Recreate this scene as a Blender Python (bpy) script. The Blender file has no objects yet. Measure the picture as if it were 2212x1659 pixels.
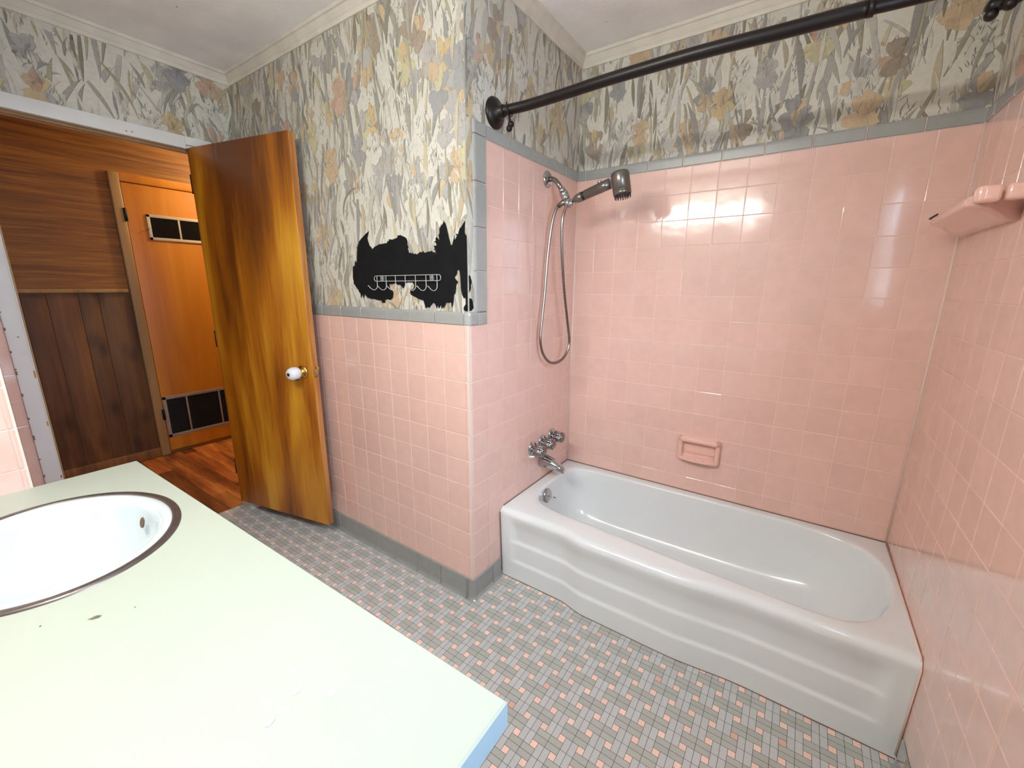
import bpy, bmesh, math, random
from mathutils import Vector, Matrix
PI = math.pi
random.seed(7)
COL = bpy.context.scene.collection
# ------------------------------------------------------------------ sizes
T = 0.109                       # wall tile pitch
XR, YB, XD, YF = 1.413, 0.858, -1.595, -1.42
ZC = 2.385                      # ceiling
ZROW = 1.189                    # tile row line under the low grey cap
ZTOP = 1.843                    # tile row line under the high grey cap
XH = -3.05                      # hall panelling

# ------------------------------------------------------------------ colour / material helpers
def lin(c):
    return tuple((v/255/12.92) if v/255 <= .04045 else ((v/255+.055)/1.055)**2.4 for v in c)
def nt(name):
    m = bpy.data.materials.new(name); m.use_nodes = True
    n = m.node_tree.nodes; l = m.node_tree.links
    return m, n, l, n['Principled BSDF']
def plain(name, c, rough=.5, metal=0, spec=.5, bump=0, bscale=200, coat=0, var=0, vscale=8):
    m, n, l, b = nt(name)
    b.inputs['Base Color'].default_value = (*lin(c), 1)
    b.inputs['Roughness'].default_value = rough
    b.inputs['Metallic'].default_value = metal
    b.inputs['Specular IOR Level'].default_value = spec
    if coat:
        b.inputs['Coat Weight'].default_value = coat; b.inputs['Coat Roughness'].default_value = .05
    tc = n.new('ShaderNodeTexCoord')
    if bump:
        t = n.new('ShaderNodeTexNoise'); t.inputs['Scale'].default_value = bscale
        l.new(tc.outputs['Object'], t.inputs['Vector'])
        bp = n.new('ShaderNodeBump'); bp.inputs['Strength'].default_value = bump; bp.inputs['Distance'].default_value = .002
        l.new(t.outputs['Fac'], bp.inputs['Height']); l.new(bp.outputs['Normal'], b.inputs['Normal'])
    if var:
        t = n.new('ShaderNodeTexNoise'); t.inputs['Scale'].default_value = vscale; t.inputs['Detail'].default_value = 4
        l.new(tc.outputs['Object'], t.inputs['Vector'])
        hs = n.new('ShaderNodeMix'); hs.data_type = 'RGBA'
        r = n.new('ShaderNodeMapRange'); r.inputs[1].default_value = .35; r.inputs[2].default_value = .7
        l.new(t.outputs['Fac'], r.inputs[0]); l.new(r.outputs[0], hs.inputs[0])
        hs.inputs[6].default_value = (*lin(c), 1)
        hs.inputs[7].default_value = (*[v*(1-var) for v in lin(c)], 1)
        l.new(hs.outputs[2], b.inputs['Base Color'])
    return m
def attr_mat(name, rough, coat=0, bump=0, bscale=60, bdist=.001, noise=0, nscale=30, spec=.5):
    m, n, l, b = nt(name)
    a = n.new('ShaderNodeVertexColor'); a.layer_name = 'Col'
    src = a.outputs['Color']
    tc = n.new('ShaderNodeTexCoord')
    if noise:
        t = n.new('ShaderNodeTexNoise'); t.inputs['Scale'].default_value = nscale; t.inputs['Detail'].default_value = 6
        l.new(tc.outputs['Object'], t.inputs['Vector'])
        r = n.new('ShaderNodeMapRange'); r.inputs[1].default_value = .3; r.inputs[2].default_value = .7
        r.inputs[3].default_value = 1-noise; r.inputs[4].default_value = 1+noise
        l.new(t.outputs['Fac'], r.inputs[0])
        mx = n.new('ShaderNodeVectorMath'); mx.operation = 'SCALE'
        l.new(src, mx.inputs[0]); l.new(r.outputs[0], mx.inputs['Scale']); src = mx.outputs[0]
    l.new(src, b.inputs['Base Color'])
    b.inputs['Roughness'].default_value = rough
    b.inputs['Specular IOR Level'].default_value = spec
    if coat: b.inputs['Coat Weight'].default_value = coat; b.inputs['Coat Roughness'].default_value = .06
    if bump:
        t = n.new('ShaderNodeTexNoise'); t.inputs['Scale'].default_value = bscale; t.inputs['Detail'].default_value = 2
        l.new(tc.outputs['Object'], t.inputs['Vector'])
        bp = n.new('ShaderNodeBump'); bp.inputs['Strength'].default_value = bump; bp.inputs['Distance'].default_value = bdist
        l.new(t.outputs['Fac'], bp.inputs['Height']); l.new(bp.outputs['Normal'], b.inputs['Normal'])
    return m
def wood(name, dark, mid, light, scale=(9, 9, .7), rough=.4, contrast=(.3, .5, .72), fine=(60, 60, 2), knots=False, coat=0, attr=False, finew=.35, streak=.5):
    m, n, l, b = nt(name)
    tc = n.new('ShaderNodeTexCoord')
    def nz(sc, det, dist):
        mp = n.new('ShaderNodeMapping'); mp.inputs['Scale'].default_value = sc
        l.new(tc.outputs['Object'], mp.inputs['Vector'])
        t = n.new('ShaderNodeTexNoise'); t.inputs['Scale'].default_value = 1; t.inputs['Detail'].default_value = det
        t.inputs['Distortion'].default_value = dist; l.new(mp.outputs[0], t.inputs['Vector'])
        return t.outputs['Fac']
    def math_(op, a, bb, c=None):
        x = n.new('ShaderNodeMath'); x.operation = op
        for i, v in enumerate((a, bb, c)):
            if v is None: continue
            if isinstance(v, (int, float)): x.inputs[i].default_value = v
            else: l.new(v, x.inputs[i])
        return x.outputs[0]
    f = math_('MULTIPLY_ADD', nz(scale, 3, .6), 1-finew, math_('MULTIPLY', nz(fine, 4, .2), finew))
    f = math_('MULTIPLY_ADD', math_('SUBTRACT', nz((scale[0]*.35, scale[1]*.35, scale[2]*.8), 2, 1.2), .5), streak, f)
    r = n.new('ShaderNodeValToRGB'); e = r.color_ramp.elements
    e[0].position = contrast[0]; e[0].color = (*lin(dark), 1)
    e[1].position = contrast[2]; e[1].color = (*lin(light), 1)
    k = e.new(contrast[1]); k.color = (*lin(mid), 1)
    l.new(f, r.inputs[0]); src = r.outputs[0]
    if knots:
        v = n.new('ShaderNodeTexVoronoi'); v.inputs['Scale'].default_value = 1
        mp = n.new('ShaderNodeMapping'); mp.inputs['Scale'].default_value = (6, 7, 3.4)
        l.new(tc.outputs['Object'], mp.inputs['Vector']); l.new(mp.outputs[0], v.inputs['Vector'])
        rr = n.new('ShaderNodeMapRange'); rr.inputs[1].default_value = .06; rr.inputs[2].default_value = .33
        rr.inputs[3].default_value = .35; rr.inputs[4].default_value = 1
        l.new(v.outputs['Distance'], rr.inputs[0])
        s = n.new('ShaderNodeVectorMath'); s.operation = 'SCALE'; l.new(src, s.inputs[0]); l.new(rr.outputs[0], s.inputs['Scale']); src = s.outputs[0]
    if attr:
        a = n.new('ShaderNodeVertexColor'); a.layer_name = 'Col'
        s = n.new('ShaderNodeVectorMath'); s.operation = 'MULTIPLY'; l.new(src, s.inputs[0]); l.new(a.outputs['Color'], s.inputs[1]); src = s.outputs[0]
    l.new(src, b.inputs['Base Color'])
    b.inputs['Roughness'].default_value = rough
    if coat: b.inputs['Coat Weight'].default_value = coat; b.inputs['Coat Roughness'].default_value = .15
    return m
def emis(name, c, s):
    m, n, l, b = nt(name)
    b.inputs['Base Color'].default_value = (*lin(c), 1)
    b.inputs['Emission Color'].default_value = (*lin(c), 1); b.inputs['Emission Strength'].default_value = s
    return m

M = {}
M['tile'] = attr_mat('glazed_tile', .13, coat=.6, bump=.35, bscale=9, bdist=.004, noise=.035, nscale=25)
M['trimtile'] = attr_mat('grey_trim_tile', .16, coat=.5, bump=.2, bscale=14, bdist=.003, noise=.04, nscale=30)
M['grout'] = plain('pale_grout', (228, 199, 186), .8, bump=.3)
M['grout_dark'] = plain('stained_grout', (120, 95, 80), .9)
M['paper'] = attr_mat('iris_wallpaper', .75, noise=.07, nscale=70, spec=.2)
M['floor'] = attr_mat('floor_mosaic', .42, noise=.07, nscale=260)
M['floor_grout'] = plain('dark_floor_grout', (52, 53, 53), .9)
M['plaster'] = plain('ceiling_plaster', (246, 244, 242), .9, bump=.9, bscale=150, var=.12, vscale=5)
M['paint'] = plain('old_white_paint', (214, 214, 212), .45, bump=.15, bscale=40, var=.06, vscale=10)
M['crown'] = plain('cream_moulding_paint', (214, 208, 194), .55, var=.14, vscale=14)
M['primer'] = plain('painted_drywall', (205, 200, 190), .8)
M['black'] = plain('black_backing', (15, 15, 17), .9, var=.4, vscale=18, spec=.15)
M['porcelain'] = plain('tub_porcelain', (222, 228, 229), .16, coat=.5, var=.03, vscale=4)
M['sinkp'] = plain('sink_porcelain', (198, 209, 211), .1, coat=.7)
M['chrome'] = plain('chrome', (176, 178, 182), .07, 1)
M['nickel'] = plain('brushed_nickel', (134, 130, 126), .26, 1)
M['gun'] = plain('gunmetal_plastic', (112, 108, 102), .28, .75)
M['blackpl'] = plain('black_plastic', (16, 16, 17), .4)
M['bronze'] = plain('dark_bronze', (24, 19, 18), .35, .5)
M['acryl'] = plain('smoked_chrome_knob', (150, 150, 154), .1, 1)
M['pinkc'] = plain('pink_ceramic', (231, 184, 169), .12, coat=.7)
M['wire'] = plain('white_coated_wire', (176, 176, 176), .35, .2)
M['plate'] = plain('galvanised_plate', (150, 150, 152), .35, .6)
M['laminate'] = plain('pale_green_laminate', (168, 176, 162), .42, bump=.05, bscale=300, var=.03, vscale=3)
M['lamedge_daylit'] = plain('laminate_edge_daylight_tint', (150, 185, 205), .4)  # laminate edge with the window's blue daylight put into its colour
M['stain'] = plain('counter_stain', (112, 108, 84), .6, var=.5, vscale=200)
M['smudge'] = plain('chalky_smudge', (206, 214, 202), .7)
M['steelring'] = plain('tarnished_steel_rim', (112, 102, 98), .34, .8, var=.25, vscale=30)
M['rust'] = plain('rusty_overflow', (104, 78, 50), .6, var=.6, vscale=160)
M['dark'] = plain('dark_void', (10, 9, 9), .9)
M['doorwood'] = wood('varnished_birch_door', (92, 44, 5), (160, 90, 10), (204, 144, 34), scale=(6, 6, .75), rough=.42, contrast=(.32, .5, .68), fine=(60, 60, 4), finew=.22, streak=.8)
M['edgewood'] = wood('door_edge_wood', (130, 76, 30), (178, 112, 52), (204, 148, 84), scale=(30, 30, 2), rough=.6)
M['halldoor'] = wood('orange_hall_door', (170, 92, 18), (200, 118, 22), (218, 142, 36), scale=(7, 7, .6), rough=.45, contrast=(.25, .5, .8), fine=(90, 90, 2), finew=.2)
M['panelh'] = wood('horizontal_grain_paneling', (90, 50, 10), (132, 80, 18), (168, 110, 36), scale=(5, 1.2, 34), rough=.6, contrast=(.33, .5, .68), fine=(20, 4, 160), finew=.5, streak=.15)
M['plank'] = wood('knotty_plank', (74, 44, 18), (102, 64, 26), (126, 84, 40), scale=(8, 12, 1.5), rough=.6, knots=True, attr=True)
M['casing'] = wood('tan_wood_casing', (128, 94, 54), (152, 116, 70), (168, 132, 84), scale=(12, 12, 1), rough=.5)
M['hallfloor'] = wood('laminate_hall_floor', (112, 54, 22), (164, 88, 38), (206, 126, 58), scale=(1.6, 14, 6), rough=.38, contrast=(.36, .5, .66), fine=(10, 120, 20), attr=True)
M['grille'] = plain('painted_vent_frame', (196, 186, 168), .5)
M['grille_low'] = plain('dusty_vent_frame', (146, 128, 112), .6, var=.2, vscale=30)
M['hinge'] = plain('black_iron_hinge', (22, 20, 18), .5, .4)
M['brass'] = plain('brass', (214, 172, 84), .22, 1)
M['whiteknob'] = plain('white_plastic_cover', (222, 222, 230), .25, coat=.3)
M['cabinet'] = plain('painted_cabinet', (202, 206, 196), .45)
M['blind'] = plain('white_blind_slat', (235, 238, 242), .5)
M['bulb'] = emis('frosted_lamp_glass', (255, 248, 238), 10)

# ------------------------------------------------------------------ mesh builder
class MB:
    def __init__(s): s.v = []; s.f = []; s.m = []; s.c = []; s.mats = []; s.sm = []
    def mat(s, m):
        if m not in s.mats: s.mats.append(m)
        return s.mats.index(m)
    def face(s, pts, m, col=(1, 1, 1), smooth=False):
        b = len(s.v); s.v += [tuple(p) for p in pts]; s.f.append(tuple(range(b, b+len(pts))))
        s.m.append(s.mat(m)); s.c.append(col); s.sm.append(smooth)
    def add(s, verts, faces, m, col=(1, 1, 1), smooth=False):
        b = len(s.v); s.v += [tuple(p) for p in verts]; k = s.mat(m)
        for f in faces: s.f.append(tuple(i+b for i in f)); s.m.append(k); s.c.append(col); s.sm.append(smooth)
    def box(s, lo, hi, m, col=(1, 1, 1), bev=0, mtx=None):
        bm = bmesh.new(); bmesh.ops.create_cube(bm, size=1)
        for v in bm.verts: v.co = Vector([lo[i]+(v.co[i]+.5)*(hi[i]-lo[i]) for i in range(3)])
        if bev: bmesh.ops.bevel(bm, geom=bm.edges[:], offset=bev, segments=3, affect='EDGES', profile=.5)
        if mtx: bm.transform(mtx)
        s.bm(bm, m, col, smooth=bool(bev))
    def bm(s, bm, m, col=(1, 1, 1), smooth=False):
        bm.verts.ensure_lookup_table()
        s.add([v.co[:] for v in bm.verts], [[v.index for v in f.verts] for f in bm.faces], m, col, smooth); bm.free()
    def rings(s, rings, m, closed=True, cap=True, smooth=True, col=(1, 1, 1)):
        N = len(rings[0]); V = [p for r in rings for p in r]; F = []
        for i in range(len(rings)-1):
            for j in range(N if closed else N-1):
                k = (j+1) % N
                F.append((i*N+j, i*N+k, (i+1)*N+k, (i+1)*N+j))
        if cap: F.append(tuple(range(N))[::-1]); F.append(tuple((len(rings)-1)*N+j for j in range(N)))
        s.add(V, F, m, col, smooth)
    def tube(s, pts, r, m, seg=12, cap=True, closed=False):
        pts = [Vector(p) for p in pts]; n = len(pts)
        rr = r if isinstance(r, (list, tuple)) else [r]*n
        up = None; R = []
        for i, p in enumerate(pts):
            if closed: t = pts[(i+1) % n]-pts[(i-1) % n]
            else: t = pts[min(i+1, n-1)]-pts[max(i-1, 0)]
            t.normalize()
            if up is None: up = t.orthogonal().normalized()
            else:
                up = (up - t*up.dot(t))
                up = up.normalized() if up.length > 1e-6 else t.orthogonal().normalized()
            w = t.cross(up)
            R.append([p+(up*math.cos(a)+w*math.sin(a))*rr[i] for a in [2*PI*k/seg for k in range(seg)]])
        if closed: R.append(R[0])
        s.rings([[tuple(q) for q in r_] for r_ in R], m, cap=cap and not closed)
    def lathe(s, prof, origin, axis, m, seg=32, cap=True, lobes=0, amp=0):
        """prof: list of (distance along axis, radius)"""
        ax = Vector(axis).normalized(); u = ax.orthogonal().normalized(); w = ax.cross(u); o = Vector(origin)
        R = []
        for d, r in prof:
            ring = []
            for k in range(seg):
                a = 2*PI*k/seg; q = r*(1+amp*math.cos(lobes*a)) if lobes else r
                ring.append(tuple(o+ax*d+(u*math.cos(a)+w*math.sin(a))*max(q, 1e-5)))
            R.append(ring)
        s.rings(R, m, cap=cap)
    def build(s, name, parent=None, merge=False, solid_smooth=None):
        me = bpy.data.meshes.new(name); me.from_pydata(s.v, [], s.f)
        for m in s.mats: me.materials.append(m)
        for p, k, sm in zip(me.polygons, s.m, s.sm): p.material_index = k; p.use_smooth = sm
        if any(c != (1, 1, 1) for c in s.c):
            a = me.color_attributes.new('Col', 'FLOAT_COLOR', 'CORNER')
            buf = []
            for p, c in zip(me.polygons, s.c): buf += [c[0], c[1], c[2], 1.0]*p.loop_total
            a.data.foreach_set('color', buf)
        else:
            a = me.color_attributes.new('Col', 'BYTE_COLOR', 'CORNER')
        me.update()
        o = bpy.data.objects.new(name, me); COL.objects.link(o)
        if parent is not None:
            o.parent = parent
            o.matrix_parent_inverse = Matrix.Translation(-Vector(parent.location)) if parent.rotation_euler[2] == 0 else parent_inv(parent)
        return o
def parent_inv(p): return (Matrix.Translation(p.location) @ p.rotation_euler.to_matrix().to_4x4()).inverted()
def thing(name, label, cat, loc=(0, 0, 0), group=None):
    o = bpy.data.objects.new(name, None); COL.objects.link(o); o.location = loc; o.empty_display_size = .05
    return tag(o, label, cat, group)
def tag(o, label, cat, group=None):
    o['label'] = label; o['category'] = cat
    if group: o['group'] = group
    return o
def struct(o): o['kind'] = 'structure'; return o
def part(mb, name, parent): return mb.build(name, parent)

# ------------------------------------------------------------------ wall mappings
HOOK = lambda u, v, n: (u, -n, v)
SHOW = lambda u, v, n: (n, u, v)
BACK = lambda u, v, n: (u, YB-n, v)
RIGHT = lambda u, v, n: (XR-n, u, v)
LEFT = lambda u, v, n: (XD+n, u, v)
LINR = lambda u, v, n: (-.605+n, u, v)
LINF = lambda u, v, n: (u, -1.075+n, v)
FRONT = lambda u, v, n: (u, YF+n, v)

PINK = lin((223, 183, 169))
GREY = lin((148, 150, 147))
def jitter(c, a): k = 1+random.uniform(-a, a); return tuple(v*k for v in c)
def tiles(mb, mp, regions, pu, pv, ou, ov, color, mat, grout=.0017, h=.0016, bw=.0016, n0=.0, tilt=.00016, j=.03, gm=None, gcol=None):
    for (u0, u1, v0, v1) in regions:
        g = gm or M['grout']
        mb.face([mp(u0, v0, n0+.0004), mp(u1, v0, n0+.0004), mp(u1, v1, n0+.0004), mp(u0, v1, n0+.0004)], g)
        i0 = math.floor((u0-ou)/pu); i1 = math.ceil((u1-ou)/pu)
        j0 = math.floor((v0-ov)/pv); j1 = math.ceil((v1-ov)/pv)
        for i in range(i0, i1):
            for k in range(j0, j1):
                a0 = max(ou+i*pu, u0)+grout/2; a1 = min(ou+(i+1)*pu, u1)-grout/2
                b0 = max(ov+k*pv, v0)+grout/2; b1 = min(ov+(k+1)*pv, v1)-grout/2
                if a1-a0 < .006 or b1-b0 < .006: continue
                c = jitter(color, j)
                w = min(bw, (a1-a0)/3, (b1-b0)/3)
                d = [random.uniform(-tilt, tilt) for _ in range(2)]
                P = [(a0+w, b0+w, n0+h+d[0]+d[1]), (a1-w, b0+w, n0+h-d[0]+d[1]), (a1-w, b1-w, n0+h-d[0]-d[1]), (a0+w, b1-w, n0+h+d[0]-d[1])]
                # two-step rounded arris
                w2 = w*.35
                Q = [(a0+w2, b0+w2, n0+h*.72), (a1-w2, b0+w2, n0+h*.72), (a1-w2, b1-w2, n0+h*.72), (a0+w2, b1-w2, n0+h*.72)]
                R = [(a0, b0, n0), (a1, b0, n0), (a1, b1, n0), (a0, b1, n0)]
                P = [mp(*p) for p in P]; Q = [mp(*p) for p in Q]; R = [mp(*p) for p in R]
                mb.face(P, mat, c)
                for A, B in ((Q, P), (R, Q)):
                    for e in range(4):
                        f = (e+1) % 4
                        mb.face([A[e], A[f], B[f], B[e]], mat, c)

# ------------------------------------------------------------------ iris wallpaper, drawn as shapes on the wall face
PBG = lin((196, 193, 181))
PCOL = [((152, 147, 135), 6), ((160, 157, 148), 5), ((142, 141, 136), 3), ((162, 154, 131), 4), ((174, 160, 133), 3), ((134, 129, 114), 4), ((184, 173, 147), 3), ((178, 175, 164), 5)]
FCOL = [((188, 166, 136), 4), ((188, 168, 130), 3), ((184, 156, 136), 2), ((148, 147, 146), 4), ((168, 165, 160), 4), ((186, 178, 144), 3), ((154, 141, 125), 2)]
def pick(L):
    t = random.uniform(0, sum(w for _, w in L))
    for c, w in L:
        t -= w
        if t <= 0: return c
    return L[-1][0]
def clip(poly, r):
    u0, u1, v0, v1 = r
    for ax, lim, sg in ((0, u0, 1), (0, u1, -1), (1, v0, 1), (1, v1, -1)):
        out = []
        for i in range(len(poly)):
            a, b = poly[i], poly[(i+1) % len(poly)]
            da, db = sg*(a[ax]-lim), sg*(b[ax]-lim)
            if da >= 0: out.append(a)
            if (da >= 0) != (db >= 0):
                t = da/(da-db); out.append((a[0]+(b[0]-a[0])*t, a[1]+(b[1]-a[1])*t))
        poly = out
        if len(poly) < 3: return []
    return poly
def wallpaper(mb, mp, r, seed, dens=1.0):
    random.seed(seed)
    u0, u1, v0, v1 = r
    mb.face([mp(u0, v0, .0003), mp(u1, v0, .0003), mp(u1, v1, .0003), mp(u0, v1, .0003)], M['paper'], PBG)
    st = {'n': .00032}
    def put(poly, c):
        p = clip(poly, r)
        if p: mb.face([mp(a, b, st['n']) for a, b in p], M['paper'], c)
    def strip(x, y, L, W, ang, bend, c, blunt=0, N=9):
        pts = []; a = ang; px, py = x, y
        for i in range(N+1):
            t = i/N
            w = W*(math.sin(PI*min(1, t*(1-blunt*.45)+.04))**.7)*(.6+.4*math.sin(PI*t)) * .5
            nx, ny = math.cos(a), -math.sin(a)      # normal to direction (sin a, cos a)
            pts.append((px, py, nx, ny, w)); px += math.sin(a)*L/N; py += math.cos(a)*L/N; a += bend/N
        for k, (sc, cc, off) in enumerate(((1, tuple(v*.42 for v in c), .0012), (1, c, 0))):
            for i in range(N):
                A, B = pts[i], pts[i+1]
                q = [(A[0]-A[2]*A[4]+off, A[1]-A[3]*A[4]-off*.4), (A[0]+A[2]*A[4]+off, A[1]+A[3]*A[4]-off*.4), (B[0]+B[2]*B[4]+off, B[1]+B[3]*B[4]-off*.4), (B[0]-B[2]*B[4]+off, B[1]-B[3]*B[4]-off*.4)]
                put(q, cc)
            st['n'] += 1.5e-7
    def petal(x, y, ang, L, W, c, rag=.12, N=14):
        P = []
        for i in range(N):
            a = 2*PI*i/N
            rr = 1+random.uniform(-rag, rag)
            lx = math.sin(a)*W*.5*rr*(1-.25*math.cos(a)); ly = L*.5*(1-math.cos(a))*rr
            P.append((x+lx*math.cos(ang)+ly*math.sin(ang), y-lx*math.sin(ang)+ly*math.cos(ang)))
        cx = sum(p[0] for p in P)/N; cy = sum(p[1] for p in P)/N
        for off, cc in ((.0016, tuple(v*.6 for v in c)), (0, c)):
            for i in range(N):
                a, b = P[i], P[(i+1) % N]
                put([(cx+off, cy-off*.5), (a[0]+off, a[1]-off*.5), (b[0]+off, b[1]-off*.5)], cc)
            st['n'] += 1.5e-7
    def lines(x, y, w, h, n, dark=.5):
        for _ in range(n):
            strip(x+random.uniform(-w, w), y+random.uniform(-h, h), random.uniform(.01, .035), random.uniform(.0012, .002), random.gauss(0, .4), random.gauss(0, .8), tuple(v*dark for v in PBG), N=4)
    area = (u1-u0)*(v1-v0)
    ops = ['leaf']*int(440*area*dens)+['bloom']*int(60*area*dens)+['white']*int(30*area*dens)+['scr']*int(60*area*dens)
    random.shuffle(ops)
    for k in ops:
        x = random.uniform(u0-.03, u1+.03); y = random.uniform(v0-.15, v1)
        if k == 'leaf':
            strip(x, y, random.uniform(.07, .22), random.uniform(.010, .024), random.gauss(0, .17), random.gauss(0, .45), lin(pick(PCOL)), blunt=random.choice((0, 0, 1)))
            if random.random() < .5:      # white sliver that separates the blades
                strip(x+.012, y+.02, random.uniform(.05, .13), random.uniform(.006, .014), random.gauss(0, .2), random.gauss(0, .5), tuple(v*1.02 for v in PBG))
        elif k == 'bloom':
            c = pick(FCOL); s = random.uniform(.75, 1.25); a0 = random.gauss(0, .15)
            strip(x, y-.1, .1, .006, 0, 0, lin((160, 158, 140)))
            for a, L, W in ((-2.2, .05, .042), (2.2, .05, .042), (3.14, .062, .05), (-.55, .062, .034), (.55, .062, .034), (0, .066, .034)):
                cc = lin(c) if random.random() < .75 else lin(pick(FCOL))
                petal(x, y, a+a0, L*s, W*s, jitter(cc, .06))
            lines(x, y+.02, .02, .03, 5, .6)
        elif k == 'white':
            for a, L, W in ((-1.9, .05, .045), (1.9, .05, .045), (3.0, .05, .05), (-.4, .07, .04), (.4, .07, .04)):
                petal(x, y, a, L, W, jitter(tuple(v*1.03 for v in PBG), .02))
            lines(x, y+.02, .03, .04, 22)
        else:
            lines(x, y, .02, .05, 10)

# ================================================================== SHELL
def plate(mb, x0, x1, y0, y1, z0, z1, m): mb.box((x0, y0, z0), (x1, y1, z1), m)

# --- back wall over the tub
b = MB(); plate(b, -.12, XR+.12, YB+.0005, YB+.12, 0, ZC, M['primer'])
tiles(b, BACK, [(0, XR, .30, ZTOP)], T, T, .1063, ZROW, PINK, M['tile'])
wallpaper(b, BACK, (0, XR, ZTOP+.045, 2.36), 11)
struct(b.build('wall_back'))
# --- shower wall (taps)
b = MB(); plate(b, -.11, -.0005, .012, YB+.0005, 0, ZC, M['primer'])
tiles(b, SHOW, [(.1058, YB, .02, ZTOP)], T, T, .1058, ZROW, PINK, M['tile'])
wallpaper(b, SHOW, (.002, YB, ZTOP+.045, 2.36), 12)
wallpaper(b, SHOW, (.002, .034, ZROW+.05, ZTOP+.05), 13)
w = b.build('wall_side_shower'); struct(w); wall_shower = w
# --- wall behind the open door
b = MB(); plate(b, XD-.12, -.0005, .0005, .11, 0, ZC, M['primer'])
tiles(b, HOOK, [(XD, -.0208, .099, ZROW)], T, T, -.0208, ZROW, PINK, M['tile'])
wallpaper(b, HOOK, (XD, -.0005, ZROW+.05, 2.36), 14)
wall_hook = struct(b.build('wall_side_hooks'))
# rounded pink corner tiles, one piece per row, wrapping from the hook wall onto the shower wall
def wrap_corner(mb, z0, z1, mat, col, n=.0022, r=.014, y1=.1044, x0=-.0202, bev=.0016):
    def path(off):
        P = [(x0, -off)]
        for k in range(7):
            a = PI/2*k/6
            P.append((-r+off*0+ (r+off)*math.sin(a), r-(r+off)*math.cos(a)))
        P.append((off, y1)); return P
    rows = [(z0+.0014, 0), (z0+.0014+bev, n), (z1-.0014-bev, n), (z1-.0014, 0)]
    R = [[(p[0], p[1], z) for p in path(o)] for z, o in rows]
    mb.rings(R, mat, closed=False, cap=False, col=col, smooth=False)
b = MB()
for k in range(10):
    wrap_corner(b, ZROW-(k+1)*T, ZROW-k*T, M['tile'], jitter(PINK, .02))
# grout core
R = []
for z in (.02, ZROW):
    P = [(-.0208, -.0004)]
    for k in range(7):
        a = PI/2*k/6; P.append((-.014+.0144*math.sin(a), .014-.0144*math.cos(a)))
    P.append((.0004, .1058)); R.append([(p[0], p[1], z) for p in P])
b.rings(R, M['grout'], closed=False, cap=False)
struct(b.build('trim_1'))
# --- right wall with window opening
WY0, WY1, WZ0, WZ1 = -1.02, -.42, 1.22, 1.98
b = MB()
for (y0, y1, z0, z1) in ((YF-.12, WY0, 0, ZC), (WY1, YB+.12, 0, ZC), (WY0, WY1, 0, WZ0), (WY0, WY1, WZ1, ZC)):
    plate(b, XR+.0005, XR+.12, y0, y1, z0, z1, M['primer'])
tiles(b, RIGHT, [(-.2, YB, .099, ZTOP), (WY1+.07, -.2, .099, ZROW), (YF, WY1+.07, .099, 1.13)], T, T, .446, ZROW, PINK, M['tile'])
wallpaper(b, RIGHT, (-.3, YB, ZTOP+.045, 2.36), 15)
b.face([RIGHT(YF, ZROW, .0003), RIGHT(-.3, ZROW, .0003), RIGHT(-.3, ZC, .0003), RIGHT(YF, ZC, .0003)][:0] or [RIGHT(WY1+.07, ZTOP, .0002), RIGHT(-.3, ZTOP, .0002), RIGHT(-.3, 2.36, .0002), RIGHT(WY1+.07, 2.36, .0002)], M['paper'], PBG)
struct(b.build('wall_right'))
# --- left wall with the doorway
DY0, DY1, DZ = -.92, -.185, 1.995
b = MB()
for (y0, y1, z0, z1) in ((YF-.12, DY0, 0, ZC), (DY1, .0, 0, ZC), (DY0, DY1, DZ, ZC)):
    plate(b, XD-.12, XD-.0005, y0, y1, z0, z1, M['primer'])
tiles(b, LEFT, [(-1.075, -.965, .099, ZROW), (-.125, 0, .099, ZROW)], T, T, -.0218, ZROW, PINK, M['tile'])
wallpaper(b, LEFT, (-1.075, 0, 2.035, 2.36), 16)
wallpaper(b, LEFT, (-1.075, -.965, ZROW+.05, 2.036), 17)
wallpaper(b, LEFT, (-.125, 0, ZROW+.05, 2.036), 18)
struct(b.build('wall_left'))
# --- linen wall beside the vanity (tiled, rounded corner)
b = MB(); plate(b, XD, -.6055, YF, -1.0755, 0, ZC, M['primer'])
tiles(b, LINR, [(YF, -1.09, .099, ZROW)], T, T, -1.09, ZROW, PINK, M['tile'])
tiles(b, LINF, [(XD, -.62, .099, ZROW)], T, T, -.62, ZROW, PINK, M['tile'])
for k in range(10):       # bullnose corner column
    z0 = ZROW-(k+1)*T; z1 = z0+T; c = jitter(PINK, .02)
    R = []
    for z, o in ((z0+.0014, 0), (z0+.0034, .0022), (z1-.0034, .0022), (z1-.0014, 0)):
        ring = [(-.605+o, -1.0895, z)]
        for q in range(7):
            a = PI/2*q/6; ring.append((-.619+(.014+o)*math.cos(a), -1.089+(.014+o)*math.sin(a), z))
        ring.append((-.6195, -1.075+o, z)); R.append(ring)
    b.rings(R, M['tile'], closed=False, cap=False, smooth=False, col=c)
wallpaper(b, LINR, (YF, -1.076, ZROW+.05, 2.36), 19, .7)
struct(b.build('wall_side_linen'))
# --- vanity wall
b = MB(); plate(b, XD-.12, XR+.12, YF-.12, YF-.0005, 0, ZC, M['primer'])
wallpaper(b, FRONT, (-.6, XR, 1.0, 2.36), 20, .6)
b.face([FRONT(-.6, 0, .0003), FRONT(XR, 0, .0003), FRONT(XR, 1.0, .0003), FRONT(-.6, 1.0, .0003)], M['tile'], PINK)
struct(b.build('wall_front'))
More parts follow.
